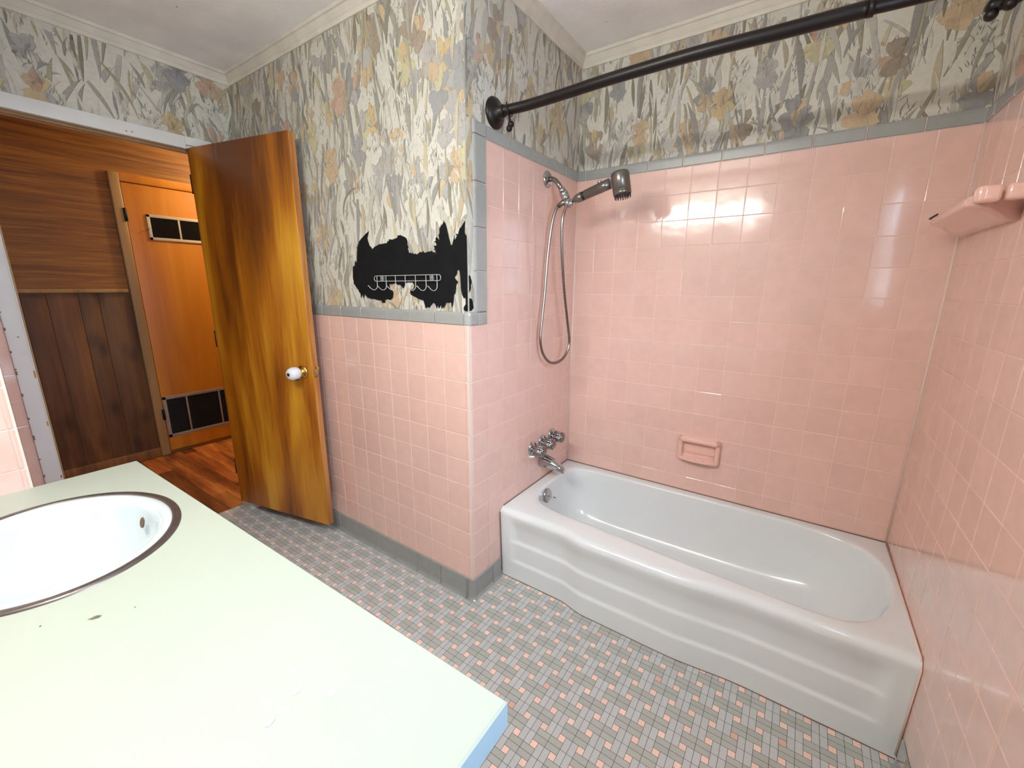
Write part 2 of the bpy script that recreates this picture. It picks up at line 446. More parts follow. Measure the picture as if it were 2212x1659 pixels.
# --- ceiling
b = MB(); b.box((XD-.12, YF-.12, ZC), (XR+.12, YB+.12, ZC+.08), M['plaster'])
rs0 = random.Random(9)
M['speck'] = plain('mildew_speck', (120, 122, 122), .9)
for x, y, q in ((-1.02, -.48, .012), (-.86, -.30, .006), (-1.15, -.36, .008), (.28, .42, .010), (.52, .20, .008), (.60, .34, .013), (.42, .60, .006), (.20, .66, .005), (-.55, -.45, .007)):
    b.face([(x+q*rs0.uniform(.5, 1.1)*math.cos(k*PI/4), y+q*.5*rs0.uniform(.4, 1.1)*math.sin(k*PI/4), ZC-.0006) for k in range(8)], M['speck'])
struct(b.build('ceiling'))
# --- floor mosaic
random.seed(5)
U = .0614/3; fx, fy = .638, -.2405
b = MB(); FX0, FX1, FY0, FY1 = -1.70, XR, YF, YB
b.box((FX0, FY0, -.05), (FX1, FY1, -.0012), M['floor_grout'])
HG, VG, PK = lin((166, 168, 161)), lin((183, 185, 185)), lin((234, 198, 182))
def ftile(x0, x1, y0, y1, c):
    g = .0006
    x0 = max(x0+g, FX0); x1 = min(x1-g, FX1); y0 = max(y0+g, FY0); y1 = min(y1-g, FY1)
    if x1-x0 < .001 or y1-y0 < .001: return
    if y0 > .24 and x0 > .02: return
    if y0 > .02 and x1 < 0: return
    b.face([(x0, y0, 0), (x1, y0, 0), (x1, y1, 0), (x0, y1, 0)], M['floor'], jitter(c, .05))
for i in range(int((FX0-fx)/(3*U))-2, int((FX1-fx)/(3*U))+2):
    for j in range(int((FY0-fy)/(3*U))-2, int((FY1-fy)/(3*U))+2):
        X = fx+3*i*U; Y = fy+3*j*U
        ftile(X, X+U, Y, Y+U, PK if random.random() > .06 else lin((214, 168, 152)))
        if (i+j) % 2 == 0:
            for a in (0, 2):
                for c in (1, 2): ftile(X+a*U, X+(a+2)*U, Y+c*U, Y+(c+1)*U, HG)
        else:
            for a in (0, 2):
                for c in (1, 2): ftile(X+c*U, X+(c+1)*U, Y+a*U, Y+(a+2)*U, VG)
struct(b.build('floor'))

# ------------------------------------------------------------------ trims
def cap_profile(mb, mp, u0, u1, v0, v1, pu, ou, horiz=True, proud=.006, g=.0026, roundtop=True):
    """row of grey 6 inch trim pieces with a rounded outer edge"""
    a, e = (u0, u1) if horiz else (v0, v1)
    lo, hi = (v0, v1) if horiz else (u0, u1)
    f = (lambda s, t, n: mp(s, t, n)) if horiz else (lambda s, t, n: mp(t, s, n))
    mb.face([f(a, lo, .0012), f(e, lo, .0012), f(e, hi-.002, .0012), f(a, hi-.002, .0012)], M['grout'])
    k0 = math.floor((a-ou)/pu); k1 = math.ceil((e-ou)/pu)
    for k in range(k0, k1):
        s0 = max(ou+k*pu, a)+g/2; s1 = min(ou+(k+1)*pu, e)-g/2
        if s1-s0 < .004: continue
        c = jitter(GREY, .03); R = []
        prof = [(lo+.0012, .0), (lo+.0016, proud*.6), (lo+.004, proud)]
        rr = min(.014, (hi-lo)*.4)
        if horiz == 'neg': prof = prof
        prof += [(hi-rr, proud)]
        for q in range(1, 6):
            t = PI/2*q/5; prof.append((hi-rr+rr*math.sin(t), proud*math.cos(t)))
        for s, sc in ((s0, .35), (s0+.0016, 1), (s1-.0016, 1), (s1, .35)):
            R.append([f(s, t, n*sc) for t, n in prof])
        mb.rings(R, M['trimtile'], closed=False, cap=False, smooth=False, col=c)
P6 = .1535
b = MB(); cap_profile(b, BACK, .001, XR-.001, ZTOP, ZTOP+.047, P6, .042); struct(b.build('trim_2'))
b = MB(); cap_profile(b, SHOW, .1058, YB-.001, ZTOP, ZTOP+.047, P6, .1058)
struct(b.build('trim_3'))
# vertical grey trim on the shower wall: rounded edge faces the corner
b = MB()
FLIP = lambda u, v, n: (n, .034+.1058-u, v)
cap_profile(b, FLIP, .034, .1058, ZROW+.049, ZTOP+.002, P6, ZROW+.045, horiz=False, proud=.0075)
cap_profile(b, FLIP, .034, .1058, ZTOP+.002, ZTOP+.047, P6, ZTOP-.05, horiz=False, proud=.0075)
struct(b.build('trim_4'))
b = MB(); cap_profile(b, HOOK, XD, -.0208, ZROW, ZROW+.05, P6, -.017-P6*10); 
c = jitter(GREY, .02)
for (yy0, yy1, z0, z1) in ((0, .045, ZROW+.0005, ZROW+.05), (.0475, .1044, ZROW+.0005, ZROW+.048)):
    pass
R = []
for z, o in ((ZROW+.0014, 0), (ZROW+.003, .0055), (ZROW+.038, .006), (ZROW+.045, .0045), (ZROW+.0495, .001), (ZROW+.05, -.003)):
    ring = [(-.0194, -o, z)]
    for k in range(7):
        a = PI/2*k/6; ring.append((-.014+(.014+o)*math.sin(a), .014-(.014+o)*math.cos(a), z))
    ring.append((o, .047, z)); R.append(ring)
b.rings(R, M['trimtile'], closed=False, cap=False, smooth=False, col=c)
b.box((-.004, .0495, ZROW+.0014), (.006, .1044, ZROW+.0475), M['trimtile'], jitter(GREY, .02), bev=.002)
struct(b.build('trim_5'))
b = MB(); cap_profile(b, RIGHT, -.2, YB-.001, ZTOP, ZTOP+.047, P6, .01)
cap_profile(b, RIGHT, WY1+.07, -.2, ZROW, ZROW+.05, P6, .01); struct(b.build('trim_6'))
b = MB(); cap_profile(b, LEFT, -1.075, -.965, ZROW, ZROW+.05, P6, -.965-P6*3)
cap_profile(b, LINR, YF, -1.076, ZROW, ZROW+.05, P6, -1.076-P6*4)
cap_profile(b, LINF, XD, -.606, ZROW, ZROW+.05, P6, -.606-P6*8); struct(b.build('trim_7'))
# grey base tiles
def base(mb, mp, u0, u1, ou, h=.099, n1=.006):
    mb.face([mp(u0, 0, .002), mp(u1, 0, .002), mp(u1, h, .002), mp(u0, h, .002)], M['grout'])
    k0 = math.floor((u0-ou)/P6)
    for k in range(k0, math.ceil((u1-ou)/P6)):
        s0 = max(ou+k*P6, u0)+.0012; s1 = min(ou+(k+1)*P6, u1)-.0012
        if s1-s0 < .004: continue
        prof = [(0, n1+.010), (.004, n1+.006), (.012, n1+.001), (.02, n1), (h-.003, n1), (h-.0008, n1*.4)]
        R = [[mp(s, t, n*sc) for t, n in prof] for s, sc in ((s0, .5), (s0+.0014, 1), (s1-.0014, 1), (s1, .5))]
        mb.rings(R, M['trimtile'], closed=False, cap=False, smooth=False, col=jitter(tuple(v*.86 for v in GREY), .03))
b = MB(); base(b, HOOK, XD, -.026, -.034-P6*12); struct(b.build('baseboard_hooks'))
b = MB()
c = jitter(tuple(v*.84 for v in GREY), .02); R = []
for z, o in ((0, .016), (.004, .012), (.012, .007), (.02, .006), (.096, .006), (.0982, .002)):
    ring = [(-.0245, -o, z)]
    for k in range(7):
        a = PI/2*k/6; ring.append((-.014+(.014+o)*math.sin(a), .014-(.014+o)*math.cos(a), z))
    ring.append((o, .132, z)); R.append(ring)
b.rings(R, M['trimtile'], closed=False, cap=False, smooth=False, col=c)
base(b, SHOW, .134, .20, .134); struct(b.build('baseboard_shower'))
b = MB(); base(b, RIGHT, YF, .19, -.03-P6*10); struct(b.build('baseboard_right'))
b = MB(); base(b, LEFT, -1.075, -.97, -1.075); base(b, LEFT, -.12, 0, -.12); struct(b.build('baseboard_left'))
b = MB(); base(b, LINF, XD, -.605, -.605-P6*8); struct(b.build('baseboard_linen'))
# corner grout beads in the alcove
b = MB()
b.tube([(.003, YB-.003, .36), (.003, YB-.003, ZTOP+.04)], .0045, M['grout'], 6)
b.tube([(XR-.003, YB-.003, .36), (XR-.003, YB-.003, ZTOP+.04)], .0045, M['grout'], 6)
struct(b.build('trim_8'))
# crown moulding
def crown(mb, mp, u0, u1, m0=0, m1=0):
    prof = [(2.334, .0), (2.334, .007), (2.342, .010), (2.348, .010), (2.352, .014), (2.362, .021), (2.371, .027), (2.373, .033), (2.3845, .036)]
    R = [[mp(u0+n*m0, z, n) for z, n in prof], [mp(u1+n*m1, z, n) for z, n in prof]]
    mb.rings(R, M['crown'], closed=False, cap=False, smooth=False)
for k, (mp, u0, u1, m0, m1) in enumerate(((HOOK, XD, 0, 1, 1), (SHOW, 0, YB, -1, -1), (BACK, 0, XR, 1, -1), (RIGHT, YF, YB, 1, -1), (LEFT, -1.075, 0, 1, -1), (FRONT, -.605, XR, 1, -1), (LINF, XD, -.605, 1, 1), (LINR, YF, -1.075, 1, 1))):
    b = MB(); crown(b, mp, u0, u1, m0, m1); struct(b.build('trim_%d' % (9+k)))

# doorway casing and jamb
b = MB()
b.box((XD, -.968, 0), (XD+.016, DY0+.004, 2.04), M['paint'], bev=.003)
b.box((XD, DY0, 1.981), (XD+.016, -.245, 2.038), M['paint'], bev=.003)
b.box((XD, -.245, 2.0), (XD+.016, -.13, 2.038), M['paint'], bev=.003)
b.box((XD, -.185, 0), (XD+.016, -.13, 2.01), M['paint'], bev=.003)
b.box((XD-.12, DY0-.002, 0), (XD+.004, DY0+.008, DZ), M['paint'])
b.box((XD-.12, DY1-.004, 0), (XD-.001, DY1+.002, DZ), M['paint'])
b.box((XD-.12, DY0, DZ-.008), (XD-.0, DY1, DZ+.002), M['paint'])
b.box((XD-.05, DY0+.007, 0), (XD-.036, DY0+.018, DZ-.008), M['casing'])
b.box((XD-.05, DY0, DZ-.02), (XD-.036, DY1, DZ-.008), M['casing'])
for z, q in ((.52, .012), (.60, .006), (.69, .020), (.78, .008), (.88, .012), (.97, .016), (.99, .006), (1.06, .009), (1.15, .012), (1.22, .005)):
    b.box((XD+.0155, -.9685, z), (XD+.0166, -.9685+.005, z+q), M['grout_dark'])
for z, q in ((.50, .012), (.74, .02), (.95, .03)):
    b.box((XD+.0150, DY0-.001, z), (XD+.0166, DY0+.0042, z+q), M['edgewood'])
for y, z in ((-.45, 1.998), (-.47, 1.996), (-.955, 1.33), (-.94, 1.12)):
    b.box((XD+.0155, y, z), (XD+.0167, y+.006, z+.004), M['grout_dark'])
struct(b.build('trim_17'))

# ================================================================== HALL
HY0, HY1 = -2.3, 1.5
random.seed(21)
b = MB(); b.box((XH-.12, HY0, 0), (XH-.001, HY1, 2.44), M['panelh'])
b.box((XH-.001, HY0, 1.285), (XH+.002, HY1, 2.44), M['panelh'])
ys = [HY0]+[-2.1, -1.99, -1.84, -1.7, -1.6, -1.44, -1.33, -1.2, -1.06, -.95, -.83, -.745, -.632, -.485, -.384, -.2]
for y0, y1 in zip(ys, ys[1:]):
    k = random.uniform(.75, 1.25)
    b.box((XH-.001, y0+.002, 0), (XH+.008, y1-.002, 1.28), M['plank'], (k, k*random.uniform(.9, 1.05), k*.95), bev=.0015)
struct(b.build('wall_hall'))
b = MB(); b.box((XH, HY0, 1.272), (XH+.02, -.215, 1.298), M['casing'], bev=.005); struct(b.build('trim_18'))
b = MB(); b.box((XH+.008, HY0, 0), (XH+.022, -.208, .075), M['plank'], (1.5, 1.4, 1.4), bev=.004); struct(b.build('baseboard_hall'))
b = MB(); b.box((XH-.1, HY0, -.06), (-1.699, HY1, -.004), M['dark'])
y = HY0
while y < HY1:
    x = XH-.05-random.uniform(0, .9)
    while x < -1.70:
        L = random.uniform(.5, 1.1); k = random.choice((.45, .7, 1.0, 1.3))
        x0, x1 = max(x, XH-.05), min(x+L, -1.70)
        if x1 > x0: b.face([(x0+.0006, y+.0006, -.002), (x1-.0006, y+.0006, -.002), (x1-.0006, y+.084, -.002), (x0+.0006, y+.084, -.002)], M['hallfloor'], (k, k, k))
        x += L
    y += .085
struct(b.build('floor_hall'))
b = MB(); b.box((XH-.1, HY0, 2.44), (XD-.12, HY1, 2.5), M['plaster']); struct(b.build('ceiling_hall'))
b = MB(); b.box((XH-.1, HY0-.1, 0), (XD-.12, HY0, 2.44), M['panelh']); struct(b.build('wall_hall_far'))
b = MB(); b.box((XH-.1, HY1, 0), (XD-.12, HY1+.1, 2.44), M['panelh']); struct(b.build('wall_hall_near'))
# hall side of the bathroom wall
b = MB()
b.box((XD-.14, HY0, 0), (XD-.1205, DY0-.001, 2.44), M['panelh']); b.box((XD-.14, DY1+.001, 0), (XD-.1205, HY1, 2.44), M['panelh']); b.box((XD-.14, DY0, DZ), (XD-.1205, DY1, 2.44), M['panelh'])
struct(b.build('wall_hall_side'))
# closet door in the hall, with casing
CY0, CY1, CZ = -.146, .56, 2.028
b = MB()
b.box((XH, -.21, 0), (XH+.024, CY0-.003, CZ+.062), M['casing'], bev=.008)
b.box((XH, CY0-.02, CZ+.004), (XH+.022, CY1+.06, CZ+.064), M['halldoor'], bev=.008)
b.box((XH, CY1+.003, 0), (XH+.024, CY1+.066, CZ+.062), M['casing'], bev=.008)
struct(b.build('trim_19'))
d = MB(); d.box((XH+.001, CY0, .028), (XH+.016, CY1, CZ), M['halldoor'], bev=.0015)
cd = struct(d.build('door_2')); cd['label'] = 'orange wood closet door with two louvred vents across the hall'
def vent(name, y0, y1, z0, z1, fm, mull, sw, vert=True):
    m = MB(); xf = XH+.016
    for (a0, a1, c0, c1) in ((y0, y1, z0, z0+sw), (y0, y1, z1-sw, z1), (y0, y0+sw, z0, z1), (y1-sw, y1, z0, z1)):
        m.box((xf, a0, c0), (xf+.008, a1, c1), fm, bev=.0015)
    for q in mull: m.box((xf, q-.006, z0), (xf+.007, q+.006, z1), fm, bev=.001)
    fr = m.build(name, cd)
    m = MB(); m.box((xf, y0+sw*.6, z0+sw*.6), (xf+.001, y1-sw*.6, z1-sw*.6), M['dark'])
    if vert:
        a = y0+sw
        while a < y1-sw:
            m.box((xf+.001, a, z0+sw), (xf+.005, a+.0018, z1-sw), M['hinge']); a += .0075
    else:
        a = z0+sw
        while a < z1-sw:
            m.box((xf+.001, y0+sw, a), (xf+.004, y1-sw, a+.0015), M['dark']); a += .013
    m.build('louvre', fr)
    return fr
v1 = vent('upper_vent', -.037, .36, 1.652, 1.832, M['grille'], (.158,), .02); v1['label'] = 'cream upper vent with a small lever'
m = MB(); m.tube([(XH+.024, -.026, 1.735), (XH+.034, -.03, 1.73), (XH+.036, -.05, 1.722)], .003, M['nickel'], 8); m.build('vent_lever', v1)
v2 = vent('lower_vent', -.145, .42, .137, .47, M['grille_low'], (.012, .245), .024, False); v2['label'] = 'dusty brown lower vent with wide panes'
for z in (1.77, .29):
    m = MB(); m.box((XH+.012, -.163, z), (XH+.027, -.142, z+.085), M['hinge'], bev=.002); m.tube([(XH+.028, -.152, z-.002), (XH+.028, -.152, z+.088)], .005, M['hinge'], 8)
    m.build('hinge', cd)

# ================================================================== BATHROOM DOOR (open)
H = Vector((-1.605, -.235, 0)); E_ = Vector((-.934, -.089, 0))
ang = math.atan2(E_.y-H.y, E_.x-H.x); Wd = (E_-H).length; DB, DT, TH = .074, 1.99, .035
d = MB(); d.box((0, 0.0006, DB), (Wd-.0012, TH, DT), M['doorwood'], bev=.0015)
door = d.build('door_1'); door.location = H; door.rotation_euler = (0, 0, ang); struct(door)
door['label'] = 'golden brown wooden bathroom door standing open against the wall'
def dpart(mb, name):
    o = mb.build(name); o.parent = door; return o
m = MB(); m.box((Wd-.0012, .0015, DB+.001), (Wd+.0004, TH-.0015, DT-.001), M['edgewood']); dpart(m, 'door_edge')
kz = .893+.02; kx = Wd-.065
m = MB()
m.lathe([(0, .032), (.004, .032), (.009, .026), (.012, .016), (.022, .013), (.03, .015)], (kx, 0, kz), (0, -1, 0), M['brass'], 28)
ro = dpart(m, 'knob_rose')
m = MB(); m.lathe([(.024, .016), (.03, .026), (.04, .031), (.055, .0325), (.072, .029), (.082, .022), (.085, .012), (.0855, .0)], (kx, 0, kz), (0, -1, 0), M['whiteknob'], 32)
m.lathe([(.0845, .0085), (.0865, .0085)], (kx, 0, kz), (0, -1, 0), M['dark'], 16)
kn = dpart(m, 'door_knob'); kn['label'] = 'white plastic child-proof knob cover with a dark centre hole'
m = MB()
m.lathe([(.0325, .0), (.0328, .004), (.0332, .006)], (kx, 0, kz), (0, -1, 0), M['dark'], 8, cap=False) if False else None
m.box((kx+.012, -.062, kz-.031), (kx+.024, -.046, kz-.0265), M['dark'], bev=.0015); dpart(m, 'knob_slot')
m = MB(); m.box((Wd+.0003, .006, kz-.03), (Wd+.003, .028, kz+.03), M['brass'], bev=.001)
lp = dpart(m, 'latch_plate')
m = MB()
for q in (-.021, .021): m.lathe([(0, .004), (.001, .003)], (Wd+.003, .017, kz+q), (1, 0, 0), M['hinge'], 10)
m.box((Wd+.003, .01, kz-.009), (Wd+.009, .024, kz+.009), M['plate'], bev=.002); dpart(m, 'latch_bolt')
m = MB(); m.lathe([(0, .03), (.006, .03), (.01, .014), (.02, .013), (.026, .021), (.036, .023), (.042, .018), (.044, 0)], (kx+.012, TH, kz+.004), (0, 1, 0), M['brass'], 24)
dpart(m, 'back_knob')
for z in (.25, 1.0, 1.78):
    m = MB(); m.tube([(-.004, .004, z), (-.004, .004, z+.09)], .006, M['hinge'], 8); dpart(m, 'hinge')
m = MB()
m.tube([(Wd*.67, -.0006, .46), (Wd*.69, -.0006, .452), (Wd*.715, -.0006, .436)], .0012, M['edgewood'], 5); dpart(m, 'scratch')

# ================================================================== TORN PAPER + HOOK RACK
TORN = "-0.539,1.558 -0.553,1.530 -0.550,1.515 -0.544,1.508 -0.543,1.499 -0.529,1.490 -0.527,1.483 -0.508,1.493 -0.481,1.500 -0.447,1.503 -0.426,1.504 -0.427,1.510 -0.413,1.512 -0.418,1.518 -0.392,1.515 -0.373,1.519 -0.363,1.522 -0.367,1.529 -0.347,1.529 -0.328,1.524 -0.313,1.517 -0.307,1.508 -0.308,1.490 -0.301,1.485 -0.307,1.474 -0.303,1.470 -0.301,1.460 -0.288,1.460 -0.284,1.456 -0.276,1.460 -0.275,1.453 -0.265,1.458 -0.256,1.453 -0.241,1.460 -0.233,1.462 -0.228,1.459 -0.220,1.464 -0.215,1.459 -0.208,1.457 -0.199,1.461 -0.186,1.461 -0.177,1.460 -0.175,1.465 -0.170,1.458 -0.162,1.457 -0.151,1.453 -0.158,1.461 -0.153,1.462 -0.165,1.469 -0.157,1.471 -0.166,1.480 -0.154,1.481 -0.148,1.483 -0.160,1.496 -0.151,1.498 -0.154,1.506 -0.147,1.511 -0.134,1.501 -0.138,1.518 -0.133,1.520 -0.132,1.541 -0.127,1.544 -0.121,1.555 -0.118,1.550 -0.108,1.565 -0.099,1.553 -0.093,1.536 -0.086,1.503 -0.080,1.489 -0.077,1.481 -0.071,1.479 -0.065,1.493 -0.058,1.518 -0.058,1.497 -0.052,1.501 -0.047,1.508 -0.055,1.520 -0.042,1.512 -0.035,1.530 -0.030,1.539 -0.029,1.533 -0.019,1.545 -0.005,1.560 -0.008,1.539 -0.009,1.517 -0.001,1.506 -0.000,1.471 -0.000,1.425 -0.000,1.379 -0.001,1.320 -0.001,1.243 -0.014,1.243 -0.022,1.249 -0.020,1.259 -0.010,1.269 -0.011,1.288 -0.021,1.291 -0.029,1.305 -0.033,1.324 -0.034,1.355 -0.036,1.379 -0.039,1.389 -0.048,1.389 -0.050,1.375 -0.063,1.365 -0.054,1.356 -0.044,1.346 -0.054,1.341 -0.056,1.324 -0.060,1.307 -0.067,1.300 -0.069,1.282 -0.077,1.257 -0.080,1.252 -0.083,1.272 -0.093,1.271 -0.107,1.271 -0.115,1.261 -0.122,1.246 -0.127,1.256 -0.133,1.245 -0.136,1.261 -0.147,1.245 -0.152,1.259 -0.159,1.247 -0.166,1.262 -0.175,1.270 -0.188,1.260 -0.199,1.248 -0.205,1.251 -0.220,1.246 -0.230,1.276 -0.256,1.282 -0.286,1.292 -0.301,1.298 -0.306,1.306 -0.302,1.317 -0.284,1.322 -0.279,1.335 -0.288,1.345 -0.309,1.347 -0.328,1.343 -0.334,1.335 -0.343,1.322 -0.362,1.337 -0.375,1.335 -0.388,1.343 -0.407,1.340 -0.429,1.338 -0.426,1.321 -0.410,1.313 -0.406,1.302 -0.412,1.283 -0.426,1.274 -0.447,1.277 -0.461,1.272 -0.461,1.262 -0.484,1.260 -0.487,1.270 -0.509,1.271 -0.540,1.277 -0.548,1.273 -0.572,1.280 -0.577,1.277 -0.596,1.295 -0.608,1.276 -0.613,1.296 -0.627,1.276 -0.629,1.299 -0.638,1.305 -0.642,1.314 -0.657,1.327 -0.670,1.340 -0.674,1.372 -0.669,1.416 -0.655,1.418 -0.650,1.441 -0.639,1.432 -0.635,1.458 -0.627,1.494 -0.612,1.518 -0.594,1.531 -0.565,1.546"
def flatpoly(pts, mp, n, m, mb):
    from mathutils.geometry import delaunay_2d_cdt
    V, _, F, *_r = delaunay_2d_cdt([Vector(p) for p in pts], [], [list(range(len(pts)))], 1, 1e-6)
    mb.add([mp(v.x, v.y, n) for v in V], F, m)
prs = lambda s: [tuple(map(float, a.split(','))) for a in s.split()]
def ragged(P, rnd):
    out = []
    for a, c in zip(P, P[1:]+P[:1]):
        out.append(a); L = math.hypot(c[0]-a[0], c[1]-a[1])
        if L < .008 or a[0] > -.003: continue
        k = int(L/.0032)
        for i in range(1, k):
            t = i/k; amp = rnd.choice((0, .0006, .0012, .0028))*(1 if i % 2 else -.5)
            out.append((a[0]+(c[0]-a[0])*t+amp*.3, a[1]+(c[1]-a[1])*t+amp))
    return out
m = MB(); flatpoly(ragged(prs(TORN), random.Random(4)), HOOK, .0032, M['black'], m)
o = m.build('torn_patch', wall_hook); o['label'] = 'black backing bared by torn wallpaper behind the hook rack'
m = MB()
flatpoly(prs("0.002,1.372 0.009,1.370 0.017,1.348 0.011,1.336 0.012,1.325 0.002,1.308"), SHOW, .0032, M['black'], m)
flatpoly(prs("0.002,1.291 0.015,1.288 0.022,1.276 0.026,1.254 0.014,1.245 0.002,1.243"), SHOW, .0032, M['black'], m)
o = m.build('torn_patch', wall_shower); o['label'] = 'narrow black tear beside the wall corner'

rk = thing('hook_rack', 'white wire rack with seven coat hooks on the black torn wallpaper patch', 'coat rack', (-.316, 0, 1.362))
def arc(cx, cz, r, a0, a1, y, n=8): return [(cx+r*math.cos(a0+(a1-a0)*i/n), y, cz+r*math.sin(a0+(a1-a0)*i/n)) for i in range(n+1)]
m = MB(); yy = -.015
ring = arc(-.499, 1.362, .011, PI/2, 3*PI/2, yy)+arc(-.132, 1.364, .011, -PI/2, PI/2, yy)
m.tube(ring, .0014, M['wire'], 8, closed=True); m.build('rail', rk)
for k in range(7):
    x = -.491+k*.0585; m = MB(); dz = .002*k/6
    pts = [(x, yy-.001, 1.374+dz), (x, yy-.001, 1.33), (x-.001, yy-.004, 1.322), (x-.003, yy-.012, 1.3155), (x-.006, yy-.021, 1.3165), (x-.009, yy-.029, 1.323), (x-.012, yy-.035, 1.331)]
    m.tube(pts, .0014, M['wire'], 8); m.lathe([(0, .0015), (.0015, .0027), (.003, .0015)], (x-.0125, yy-.036, 1.331), (-.3, -.6, .7), M['wire'], 8)
    m.build('hook', rk)
for x in (-.463, -.172):
    m = MB(); m.box((x-.009, -.0145, 1.352), (x+.009, -.012, 1.374), M['plate'], bev=.001); m.box((x-.006, -.013, 1.356), (x+.006, -.0017, 1.37), M['plate'])
    m.lathe([(0, .003), (.002, .002)], (x, -.0145, 1.363), (0, -1, 0), M['chrome'], 10); m.build('bracket', rk)

# ================================================================== BATHTUB
def ss(a, b_, x): t = max(0, min(1, (x-a)/(b_-a))); return t*t*(3-2*t)
def bump(x): return ss(.30, .43, x)*(1-ss(.74, 1.03, x))
ZR = .355
def aoff(x, z):
    prof = [(0, .015), (.090, .015), (.108, .0075), (.188, .0075), (.208, .0), (.245, .0), (.33, .014), (.355, .014)]
    v = prof[-1][1]
    for (z0, a0), (z1, a1) in zip(prof, prof[1:]):
        if z <= z1: t = (z-z0)/(z1-z0); t = t*t*(3-2*t); v = a0+(a1-a0)*t; break
    fl = 1-ss(.045, .085, x)*(1-ss(1.325, 1.37, x))
    return v*(1-fl)+.016*fl + .020*z/ZR
def yface(x, z): return .227-.024*bump(x)-aoff(x, z)
RR = .028
def yrim(x): return yface(x, .33)+RR
b = MB(); NX = 150; rings = []
zs = [0, .03, .06]+[.085+.0045*i for i in range(8)]+[.14, .17]+[.182+.0045*i for i in range(8)]+[.24, .27]+[.28+.006*i for i in range(8)]
X1 = XR-.003
for i in range(NX+1):
    x = .003+(X1-.003)*i/NX; col = [(x, yface(x, z), z) for z in zs if z < .3265]
    for k in range(0, 9):
        a = PI/2*k/8; col.append((x, yface(x, .327)+RR-RR*math.cos(a), .327+RR*math.sin(a)))
    rings.append(col)
b.rings(rings, M['porcelain'], closed=False, cap=False)
ctr = [(.13, .345), (.085, .40), (.068, .48), (.064, .60), (.068, .70), (.10, .765), (.17, .79), (.30, .797), (.5, .802), (.83, .806), (1.12, .805), (1.25, .785), (1.335, .735), (1.378, .65), (1.388, .55), (1.375, .44), (1.335, .34), (1.27, .275), (1.17, .248), (1.0, .254), (.8, .268), (.6, .284), (.4, .300), (.24, .313)]
def spline(P, n=12):
    out = []; L = len(P)
    for i in range(L):
        p0, p1, p2, p3 = P[i-1], P[i], P[(i+1) % L], P[(i+2) % L]
        for k in range(n):
            t = k/n
            out.append(tuple(.5*(2*p1[c]+(p2[c]-p0[c])*t+(2*p0[c]-5*p1[c]+4*p2[c]-p3[c])*t*t+(3*p1[c]-p0[c]-3*p2[c]+p3[c])*t**3) for c in (0, 1)))
    return out
inner = spline(ctr)
fl = []
for k in range(96):
    a = 2*PI*k/96; ca, sa = math.cos(a), math.sin(a); p = 2/3.4
    fl.append((.66+(.50 if ca < 0 else .46)*math.copysign(abs(ca)**p, ca), .545+.185*math.copysign(abs(sa)**p, sa)))
CX, CY = .70, .54
def cast(poly, dx, dy, cx=CX, cy=CY):
    best = None
    for i in range(len(poly)):
        ax_, ay = poly[i]; bx, by = poly[(i+1) % len(poly)]
        ex, ey = bx-ax_, by-ay; den = dx*ey-dy*ex
        if abs(den) < 1e-12: continue
        t = ((ax_-cx)*ey-(ay-cy)*ex)/den; s = ((ax_-cx)*dy-(ay-cy)*dx)/den
        if t > 0 and -1e-6 <= s <= 1+1e-6 and (best is None or t < best): best = t
    return (cx+dx*best, cy+dy*best)
outer = [(.003+(X1-.003)*i/80, yrim(.003+(X1-.003)*i/80)) for i in range(81)]+[(X1, YB-.003), (.003, YB-.003)]
N = 320; dirs = []
for k in range(N):
    a = 2*PI*k/N; dirs.append((math.cos(a)*.7, math.sin(a)*.32))
# make sure the corners of the outer loop are hit exactly
for cx_, cy_ in ((.003, YB-.003), (X1, YB-.003), outer[0], outer[80]):
    j = min(range(N), key=lambda q: -((dirs[q][0]*(cx_-CX)+dirs[q][1]*(cy_-CY))/math.hypot(*dirs[q])/math.hypot(cx_-CX, cy_-CY)))
    dirs[j] = ((cx_-CX), (cy_-CY))
O = [cast(outer, *d_) for d_ in dirs]; I = [cast(inner, *d_) for d_ in dirs]; F = [cast(fl, *d_) for d_ in dirs]
R = []
for t, z in ((0, ZR), (.3, ZR+.0015), (.7, ZR+.0015), (.9, ZR+.001), (1, ZR-.003)):
    R.append([(o[0]+(i[0]-o[0])*t, o[1]+(i[1]-o[1])*t, z) for o, i in zip(O, I)])
prof = [(.012, .346), (.025, .335), (.04, .318), (.06, .29), (.10, .245), (.16, .20), (.24, .16), (.34, .128), (.46, .105), (.60, .089), (.76, .078), (.9, .072), (1, .070)]
for w_, z in prof:
    R.append([(i[0]+(f[0]-i[0])*w_, i[1]+(f[1]-i[1])*w_, z) for i, f in zip(I, F)])
for s_ in (.8, .5, .2, .02): R.append([(CX+(f[0]-CX)*s_, CY+(f[1]-CY)*s_, .068-.004*(1-s_)) for f in F])
b.rings(R, M['porcelain'], cap=False)
tub = b.build('bathtub'); tag(tub, 'white enamelled alcove bathtub with stepped ridges on its bowed apron', 'bathtub')
bmx = bmesh.new(); bmx.from_mesh(tub.data); bmesh.ops.remove_doubles(bmx, verts=bmx.verts, dist=.0006); bmesh.ops.recalc_face_normals(bmx, faces=bmx.faces); bmx.to_mesh(tub.data); bmx.free()
ax_ = Vector((1, 0, .18)).normalized(); oc = Vector((.082, .486, .312))
m = MB(); m.lathe([(-.006, .034), (0, .036), (.004, .036), (.008, .031), (.010, .018), (.0105, 0)], oc, ax_, M['chrome'], 32); op = m.build('overflow_plate', tub); op['label'] = 'round chrome overflow plate with trip lever'
